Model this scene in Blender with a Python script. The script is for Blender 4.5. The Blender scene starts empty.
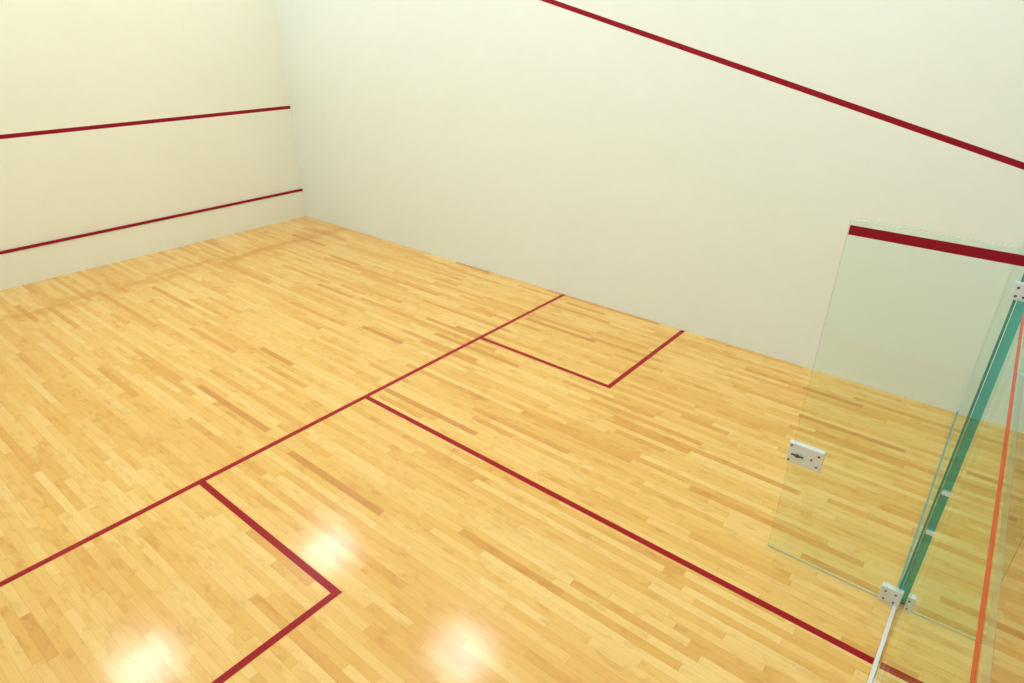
import bpy, bmesh, math
from mathutils import Vector, Matrix, Euler

CAM=(0.1199,0.1026,3.115); ROT=(1.1023,-0.0098,-0.8909); FPX=637.4
sc=bpy.context.scene
sc.view_settings.view_transform='Standard'
sc.view_settings.look='None'
sc.view_settings.exposure=.1

def s2l(c):
    return tuple([((v/255)/12.92 if v/255<=.04045 else ((v/255+.055)/1.055)**2.4) for v in c])+(1.0,)

# ---------------------------------------------------------------- node helpers
class NT:
    def __init__(s,name):
        s.m=bpy.data.materials.new(name); s.m.use_nodes=True; s.t=s.m.node_tree; s.t.nodes.clear()
        s.out=s.t.nodes.new('ShaderNodeOutputMaterial')
    def n(s,typ,**kw):
        n=s.t.nodes.new(typ)
        for k,v in kw.items(): setattr(n,k,v)
        return n
    def l(s,a,b): s.t.links.new(a,b)
    def put(s,sock,v):
        if isinstance(v,bpy.types.NodeSocket): s.l(v,sock)
        else: sock.default_value=v
    def math(s,op,a,b=0.0,c=0.0):
        n=s.n('ShaderNodeMath',operation=op); s.put(n.inputs[0],a); s.put(n.inputs[1],b); s.put(n.inputs[2],c); return n.outputs[0]
    def mix(s,f,a,b,blend='MIX'):
        n=s.n('ShaderNodeMix',data_type='RGBA',blend_type=blend); s.put(n.inputs[0],f); s.put(n.inputs[6],a); s.put(n.inputs[7],b); return n.outputs[2]
    def ramp(s,f,stops):
        n=s.n('ShaderNodeValToRGB'); s.put(n.inputs[0],f); e=n.color_ramp.elements
        while len(e)<len(stops): e.new(0.5)
        for i,(p,c) in enumerate(stops): e[i].position=p; e[i].color=c
        return n.outputs[0]
    def pos(s): return s.n('ShaderNodeNewGeometry').outputs['Position']
    def noise(s,vec,scale,detail=2,rough=.5,sc=(1,1,1),off=(0,0,0)):
        mp=s.n('ShaderNodeMapping'); mp.inputs['Scale'].default_value=sc; mp.inputs['Location'].default_value=off; s.l(vec,mp.inputs[0])
        n=s.n('ShaderNodeTexNoise'); n.inputs['Scale'].default_value=scale; n.inputs['Detail'].default_value=detail; n.inputs['Roughness'].default_value=rough
        s.l(mp.outputs[0],n.inputs['Vector']); return n.outputs['Fac']
    def bsdf(s,col,rough=.5,metal=0,spec=.5,normal=None,emis=None,es=0):
        b=s.n('ShaderNodeBsdfPrincipled'); s.put(b.inputs['Base Color'],col); s.put(b.inputs['Roughness'],rough)
        b.inputs['Metallic'].default_value=metal; b.inputs['Specular IOR Level'].default_value=spec
        if normal is not None: s.l(normal,b.inputs['Normal'])
        if emis: b.inputs['Emission Color'].default_value=emis; b.inputs['Emission Strength'].default_value=es
        s.l(b.outputs[0],s.out.inputs[0]); return b
    def bump(s,h,dist=.001,strength=.3):
        n=s.n('ShaderNodeBump'); n.inputs['Distance'].default_value=dist; n.inputs['Strength'].default_value=strength; s.l(h,n.inputs['Height']); return n.outputs[0]

def wood(name,tone=1.0,W=.057,L=1.6):
    t=NT(name); P=t.pos(); sx=t.n('ShaderNodeSeparateXYZ'); t.l(P,sx.inputs[0]); X,Y=sx.outputs[0],sx.outputs[1]
    u=t.math('DIVIDE',X,W); row=t.math('FLOOR',u); fu=t.math('SUBTRACT',u,row)
    def wn(a,b,k):
        c=t.n('ShaderNodeCombineXYZ'); t.put(c.inputs[0],a); t.put(c.inputs[1],b); c.inputs[2].default_value=k
        w=t.n('ShaderNodeTexWhiteNoise',noise_dimensions='3D'); t.l(c.outputs[0],w.inputs['Vector']); return w.outputs['Value']
    r0=wn(row,0.0,3.3)
    v=t.math('ADD',t.math('DIVIDE',Y,L),t.math('MULTIPLY',r0,17.0)); cell=t.math('FLOOR',v); fv=t.math('SUBTRACT',v,cell)
    sp=t.math('ADD',t.math('MULTIPLY',wn(row,cell,7.7),.5),.25)
    part=t.math('GREATER_THAN',fv,sp)
    bid=t.math('ADD',cell,t.math('MULTIPLY',part,.5))
    r1=wn(row,bid,1.1); r2=wn(row,bid,5.5)
    base=t.ramp(r1,[(0,s2l((206,144,68))),(.025,s2l((220,164,82))),(.13,s2l((229,178,92))),(.55,s2l((236,191,107))),(1,s2l((242,206,130)))])
    c=t.n('ShaderNodeCombineXYZ'); t.l(X,c.inputs[0]); t.l(t.math('ADD',Y,t.math('MULTIPLY',r2,40)),c.inputs[1]); t.l(t.math('MULTIPLY',r1,9),c.inputs[2])
    g=t.noise(c.outputs[0],1.0,4,.6,sc=(120,4,1)); g2=t.noise(c.outputs[0],1.0,3,.6,sc=(16,6,1))
    gm=t.ramp(g,[(.3,(.90,.87,.80,1)),(.65,(1,1,1,1))]); col=t.mix(.6,base,gm,'MULTIPLY')
    gm2=t.ramp(g2,[(.3,(.82,.71,.54,1)),(.48,(1,1,1,1)),(.8,(1.0,1.0,1.0,1))]); col=t.mix(.7,col,gm2,'MULTIPLY')
    e=t.math('MINIMUM',fu,t.math('SUBTRACT',1.0,fu)); ge=t.math('LESS_THAN',e,.016)
    ev=t.math('MINIMUM',fv,t.math('ABSOLUTE',t.math('SUBTRACT',fv,sp))); gv=t.math('LESS_THAN',ev,.001)
    gap=t.math('MAXIMUM',ge,gv)
    col=t.mix(t.math('MULTIPLY',gap,.4),col,s2l((160,108,48)))
    wob=t.math('MULTIPLY',t.math('SUBTRACT',t.noise(P,1.3,3,.6),.5),.5)
    d=t.math('ABSOLUTE',t.math('ADD',t.math('SUBTRACT',Y,8.72),wob)); band=t.math('SUBTRACT',1.0,t.math('MINIMUM',t.math('DIVIDE',d,.26),1.0))
    ns=t.noise(P,1.0,4,.65,sc=(2.2,5,1)); sm=t.math('MULTIPLY',band,t.math('MAXIMUM',t.math('MULTIPLY',t.math('SUBTRACT',ns,.40),3.5),0.0))
    col=t.mix(t.math('MINIMUM',t.math('MULTIPLY',sm,1.2),.6),col,s2l((200,138,48)))
    big=t.noise(P,.5,2,.5); bm=t.ramp(big,[(.3,(.97,.96,.92,1)),(.7,(1,1,1,1))]); col=t.mix(1,col,bm,'MULTIPLY')
    if tone!=1: col=t.mix(1,col,(tone,tone*.98,tone*.92,1),'MULTIPLY')
    rr=t.noise(P,3.0,3,.6); rough=t.math('ADD',t.math('MULTIPLY',rr,.10),.085)
    h=t.math('SUBTRACT',t.math('MULTIPLY',g,.15),gap)
    t.bsdf(col,rough,spec=.55,normal=t.bump(h,.0006,.2))
    return t.m

def redpaint(name,c=(150,14,36),rough=.35,spec=.3):
    t=NT(name); P=t.pos(); n=t.noise(P,30,4,.6)
    c2=tuple(min(255,v+12) for v in c)
    col=t.mix(n,s2l(c),s2l(c2))
    t.bsdf(col,rough,spec=spec); return t.m

def plaster(name,c,c2):
    t=NT(name); P=t.pos(); n=t.noise(P,.7,3,.5); n2=t.noise(P,5,5,.65)
    col=t.mix(n,s2l(c),s2l(c2))
    sm=t.ramp(n2,[(.35,(.985,.982,.972,1)),(.6,(1,1,1,1))]); col=t.mix(.7,col,sm,'MULTIPLY')
    fine=t.noise(P,90,3,.6)
    t.bsdf(col,.55,spec=.25,normal=t.bump(fine,.002,.1)); return t.m

def glass(name,tint,f0=.045,rough=0.0,body=None):
    t=NT(name)
    lw=t.n('ShaderNodeLayerWeight'); lw.inputs['Blend'].default_value=.5
    f=t.math('ADD',t.math('MULTIPLY',t.math('POWER',lw.outputs['Facing'],5.0),1-f0),f0)
    tr=t.n('ShaderNodeBsdfTransparent'); tr.inputs[0].default_value=tint
    base=tr.outputs[0]
    if body:
        df=t.n('ShaderNodeBsdfDiffuse'); df.inputs[0].default_value=body
        m0=t.n('ShaderNodeMixShader'); m0.inputs[0].default_value=.25; t.l(base,m0.inputs[1]); t.l(df.outputs[0],m0.inputs[2]); base=m0.outputs[0]
    gl=t.n('ShaderNodeBsdfGlossy'); gl.inputs['Roughness'].default_value=rough; gl.inputs['Color'].default_value=(.93,1,.97,1)
    mx=t.n('ShaderNodeMixShader'); t.l(f,mx.inputs[0]); t.l(base,mx.inputs[1]); t.l(gl.outputs[0],mx.inputs[2]); t.l(mx.outputs[0],t.out.inputs[0]); return t.m

def glassedge(name,c,a=.85):
    t=NT(name); b=t.bsdf(c,.12,spec=.6); b.inputs['Alpha'].default_value=a
    return t.m

def metal(name,c,rough=.3,m=.8):
    t=NT(name); P=t.pos(); n=t.noise(P,60,3,.5,sc=(1,1,8)); r=t.math('ADD',t.math('MULTIPLY',n,.15),rough-.07)
    t.bsdf(s2l(c),r,m); return t.m

def emit(name,c,s):
    t=NT(name); e=t.n('ShaderNodeEmission'); e.inputs[0].default_value=c; e.inputs[1].default_value=s; t.l(e.outputs[0],t.out.inputs[0]); return t.m

M={}
M['wood']=wood('maple_floor'); M['wood2']=wood('corridor_wood',.8)
M['red']=redpaint('red_line_paint',(146,2,12),spec=.2,rough=.25); M['redwall']=redpaint('red_wall_paint',(138,0,26),rough=.5,spec=.2)
M['front']=plaster('front_plaster',(235,236,218),(240,241,225)); M['side']=plaster('side_plaster',(232,240,234),(238,243,238))
M['ceil']=plaster('ceiling_paint_glow',(240,241,240),(244,245,244))
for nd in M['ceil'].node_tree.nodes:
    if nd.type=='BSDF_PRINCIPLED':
        nd.inputs['Emission Color'].default_value=(.94,.985,1,1); nd.inputs['Emission Strength'].default_value=.66  # whole ceiling glows: added soft fill besides the lamps
M['glass']=glass('clear_glass',(.945,.983,.972,1))
M['teal']=glass('teal_glass',(.42,.82,.82,1),body=(.12,.50,.48,1))
M['gedge']=glassedge('glass_edge',s2l((50,150,138)))
M['gedge_k']=glassedge('glass_edge_dark',s2l((22,48,42)),.95)
M['gedge_d']=glassedge('glass_edge_light',s2l((140,190,182)),.7)
M['orange']=redpaint('red_stripe_glare',(214,66,40),spec=.3)  # red stripe turned orange and see-through, glare painted into its colour
for nd in M['orange'].node_tree.nodes:
    if nd.type=='BSDF_PRINCIPLED': nd.inputs['Alpha'].default_value=.7
M['steel']=metal('satin_steel',(222,228,232),.35,.25); M['darkm']=metal('dark_metal',(90,94,95),.5,.5)
M['white']=metal('white_metal',(225,226,222),.45,0.0)
M['lamp']=emit('lamp_diffuser',(.93,.975,1,1),13.5)

def mesh_obj(name,verts,faces,mats,fm=None,parent=None,**props):
    me=bpy.data.meshes.new(name); me.from_pydata(verts,[],faces)
    for m in mats: me.materials.append(m)
    if fm:
        for p,i in zip(me.polygons,fm): p.material_index=i
    me.update(); o=bpy.data.objects.new(name,me); sc.collection.objects.link(o)
    if parent: o.parent=parent
    for k,v in props.items(): o[k]=v
    return o
def empty(name,loc=(0,0,0),**props):
    o=bpy.data.objects.new(name,None); o.location=loc; o.empty_display_size=.1; sc.collection.objects.link(o)
    for k,v in props.items(): o[k]=v
    return o
def box(name,lo,hi,mats,parent=None,bev=0,axis=None,**props):
    bm=bmesh.new(); bmesh.ops.create_cube(bm,size=1)
    for v in bm.verts:
        for i in range(3): v.co[i]=(lo[i]+hi[i])/2+v.co[i]*(hi[i]-lo[i])
    if bev: bmesh.ops.bevel(bm,geom=bm.edges[:],offset=bev,segments=2,affect='EDGES',profile=.5)
    bm.normal_update()
    if axis is not None:
        for f in bm.faces: f.material_index=0 if abs(f.normal[axis])>.9 else 1
    me=bpy.data.meshes.new(name); bm.to_mesh(me); bm.free()
    for m in mats: me.materials.append(m)
    o=bpy.data.objects.new(name,me); sc.collection.objects.link(o)
    if parent: o.parent=parent
    for k,v in props.items(): o[k]=v
    return o
def disc(name,c,r,d,axis,mat,parent,seg=20,r2=None):
    bm=bmesh.new(); rot={'X':Matrix.Rotation(math.pi/2,4,'Y'),'Y':Matrix.Rotation(math.pi/2,4,'X'),'Z':Matrix.Identity(4)}[axis]
    bmesh.ops.create_cone(bm,cap_ends=True,segments=seg,radius1=r,radius2=r2 or r*.85,depth=d,matrix=Matrix.Translation(c)@rot)
    me=bpy.data.meshes.new(name); bm.to_mesh(me); bm.free(); me.materials.append(mat); o=bpy.data.objects.new(name,me); sc.collection.objects.link(o); o.parent=parent; return o

CW,CL,CH=6.385,9.785,5.7
LW=.05
# ---------------------------------------------------------------- floor (lines painted in)
SY0,SY1=4.25,4.30
HX=3.185
BXL,BXR=1.593,4.753
BY=2.643
xs=sorted({-0.15,0,BXL,BXL+LW,HX-LW/2,HX+LW/2,BXR,BXR+LW,CW,CW+.15})
ys=sorted({-3.2,0.0,BY-LW/2,BY+LW/2,SY0,SY1,CL,CL+.15})
V=[(x,y,0) for y in ys for x in xs]; F=[];FM=[]
nx=len(xs)
for j in range(len(ys)-1):
    for i in range(nx-1):
        cx=(xs[i]+xs[i+1])/2; cy=(ys[j]+ys[j+1])/2; m=0
        if cy<0: m=2
        elif SY0<cy<SY1: m=1
        elif cy<SY0 and abs(cx-HX)<LW/2: m=1
        elif BY-LW/2<cy<BY+LW/2 and (cx<BXL+LW or cx>BXR): m=1
        elif BY<cy<SY0 and (BXL<cx<BXL+LW or BXR<cx<BXR+LW): m=1
        F.append((j*nx+i,j*nx+i+1,(j+1)*nx+i+1,(j+1)*nx+i)); FM.append(m)
mesh_obj('floor',V,F,[M['wood'],M['red'],M['wood2']],FM,kind='structure')

# ---------------------------------------------------------------- walls
zs=[0,1.775,1.825,4.57,4.62,CH]
V=[];F=[];FM=[]
for z in zs: V+=[(-.15,CL,z),(CW,CL,z)]
for i in range(len(zs)-1):
    F.append((2*i,2*i+1,2*i+3,2*i+2)); FM.append(1 if i in(1,3) else 0)
n=len(V); V+=[(x,CL+.15,z) for z in(0,CH) for x in(-.15,CW)]
F.append((n,n+2,n+3,n+1)); FM.append(0)
mesh_obj('wall_front',V,F,[M['front'],M['redwall']],FM,kind='structure')
def side(name,x,flip):
    t=.15 if x>1 else -.15
    V=[];F=[];FM=[]
    def sl(y): return 2.09+.2526*y
    for y in (0,CL):
        V+= [(x,y,0),(x,y,sl(y)),(x,y,sl(y)+LW),(x,y,CH)]
    for i in range(3):
        f=(i,4+i,5+i,i+1); F.append(f if flip else f[::-1]); FM.append(1 if i==1 else 0)
    n=len(V); V+=[(x,-3.2,0),(x,0,0),(x,0,CH),(x,-3.2,CH)]; F.append((n,n+1,n+2,n+3)); FM.append(0)
    n=len(V); V+=[(x+t,-3.2,0),(x+t,CL+.15,0),(x+t,CL+.15,CH),(x+t,-3.2,CH)]; F.append((n,n+1,n+2,n+3)); FM.append(0)
    mesh_obj(name,V,F,[M['side'],M['redwall']],FM,kind='structure')
side('wall_right',CW,False); side('wall_left',0.0,True)
box('wall_corridor',(-.15,-3.35,0),(CW+.15,-3.2,CH),[M['side']],kind='structure')
box('ceiling',(-.15,-3.35,CH),(CW+.15,CL+.15,CH+.1),[M['ceil']],kind='structure')

# tin
tin=empty('tin_board',(CW/2,CL,0),label='white squash tin board with red top strip',category='tin board')
box('board',(-CW/2+.001,-.02,0.001),(CW/2-.001,-.0005,.445),[M['front']],tin)
box('top_strip',(-CW/2+.001,-.03,.445),(CW/2-.001,-.0005,.48),[M['redwall']],tin,bev=.004,label='red top strip')

# ---------------------------------------------------------------- glass back wall
GT=.012; GH=2.225; HXD=3.68; DW=.75
def panel(name,x0,x1,rot=0,y=0,em='gedge',sm='redwall',sh=.05):
    e=empty(name,(x1 if rot else x0,y,0),kind='structure')
    w=x1-x0; a,b=(-w,0) if rot else (0,w)
    box('glass_pane',(a,-GT,.02),(b,0,GH),[M['glass'],M[em]],e,axis=1)
    box('red_stripe',(a,.0005,2.195-sh),(b,.0015,2.195),[M[sm]],e)
    e.rotation_euler=(0,0,rot)
    return e
panel('wall_back',HXD+.012,CW-.005)
panel('wall_back.001',0.03,HXD-DW-.01,rot=.0212,y=-.022,em='glass',sm='orange',sh=.033)
box('trim_1',(0.002,-.022,0.001),(HXD-.02,-.002,.012),[M['white']],kind='structure')
box('trim_2',(HXD+.01,-.022,0.001),(CW-.002,.006,.018),[M['gedge_d']],kind='structure')
def fin(name,x,d,gm,em,clamps,label,y=-GT-.002):
    e=empty(name,(x,y,0),label=label,category='glass fin')
    box('glass_pane',(-.006,-d,.02),(.006,-.002,GH),[M[gm],M[em]],e,axis=0)
    for z in clamps:
        box('clamp',(-.014,-d-.004,z-.012),(.014,-.005,z+.012),[M['steel']],e,bev=.003,label='small satin steel clamp')
fin('glass_fin',HXD-DW-.02,.25,'glass','gedge_k',(1.95,),'clear glass fin with dark edge beside the door opening',y=-.045)
fin('glass_fin.001',HXD+.02,.075,'teal','gedge_k',(.58,.86),'narrow teal glass fin behind the door hinges')

# ---------------------------------------------------------------- door, open 90 degrees into the court
door=empty('door_1',(HXD,0,0),kind='structure')
box('door_leaf',(-.005,0.0,.006),(.005,DW,GH),[M['glass'],M['gedge_d']],door,axis=0)
box('red_stripe',(-.0065,.004,2.145),(-.0055,DW-.004,2.195),[M['redwall']],door)
def hinge(z,y0,y1,h):
    o=box('hinge',(-.02,y0,z-h),(.02,y1,z+h),[M['steel']],door,bev=.003,label='square satin steel patch hinge')
    for k in(.28,.75):
        for zz in(-.5,.5):
            disc('screw',(-.021,y0+(y1-y0)*k,z+zz*h),.006,.004,'X',M['darkm'],o)
hinge(.06,-.03,.085,.06); hinge(2.03,-.05,.015,.04)
zl=.775
lk=box('lock',(-.018,DW-.18,zl-.072),(.018,DW+.02,zl+.072),[M['steel']],door,bev=.004,label='square satin steel lock case')
disc('handle',(-.024,DW-.04,zl),.028,.012,'X',M['steel'],lk,28)
disc('keyhole',(-.032,DW-.04,zl),.013,.006,'X',M['darkm'],lk,20)
box('latch_lever',(-.034,DW-.075,zl-.006),(-.028,DW-.005,zl+.005),[M['darkm']],lk,bev=.002)
for yy,zz in((-.155,.038),(-.155,-.038),(-.12,0),(0.005,.052),(0.005,-.052)): disc('screw',(-.0195,DW+yy,zl+zz),.007,.004,'X',M['darkm'],lk)

# ---------------------------------------------------------------- camera
cd=bpy.data.cameras.new('camera'); cd.sensor_width=36; cd.lens=FPX/1024*36; cd.clip_start=.01
co=bpy.data.objects.new('camera',cd); co.location=CAM; co.rotation_euler=ROT; sc.collection.objects.link(co); sc.camera=co

# ---------------------------------------------------------------- ceiling lamps
lamppos=[(1.65,1.5),(1.65,4.8),(1.65,8.3),(4.85,1.5),(4.85,4.8),(4.85,8.15)]
for i,(x,y) in enumerate(lamppos):
    e=empty('ceiling_lamp' if i==0 else 'ceiling_lamp.%03d'%i,(x,y,CH),label='white square ceiling lamp with glowing diffuser',category='ceiling lamp',group='ceiling lamps over the court')
    box('housing',(-.43,-.43,-.06),(.43,.43,-.0005),[M['white']],e,bev=.01)
    box('diffuser',(-.40,-.40,-.07),(.40,.40,-.0605),[M['lamp']],e)
w=bpy.data.worlds.new('world'); sc.world=w; w.use_nodes=True; w.node_tree.nodes['Background'].inputs[0].default_value=(1,1,1,1); w.node_tree.nodes['Background'].inputs[1].default_value=.5
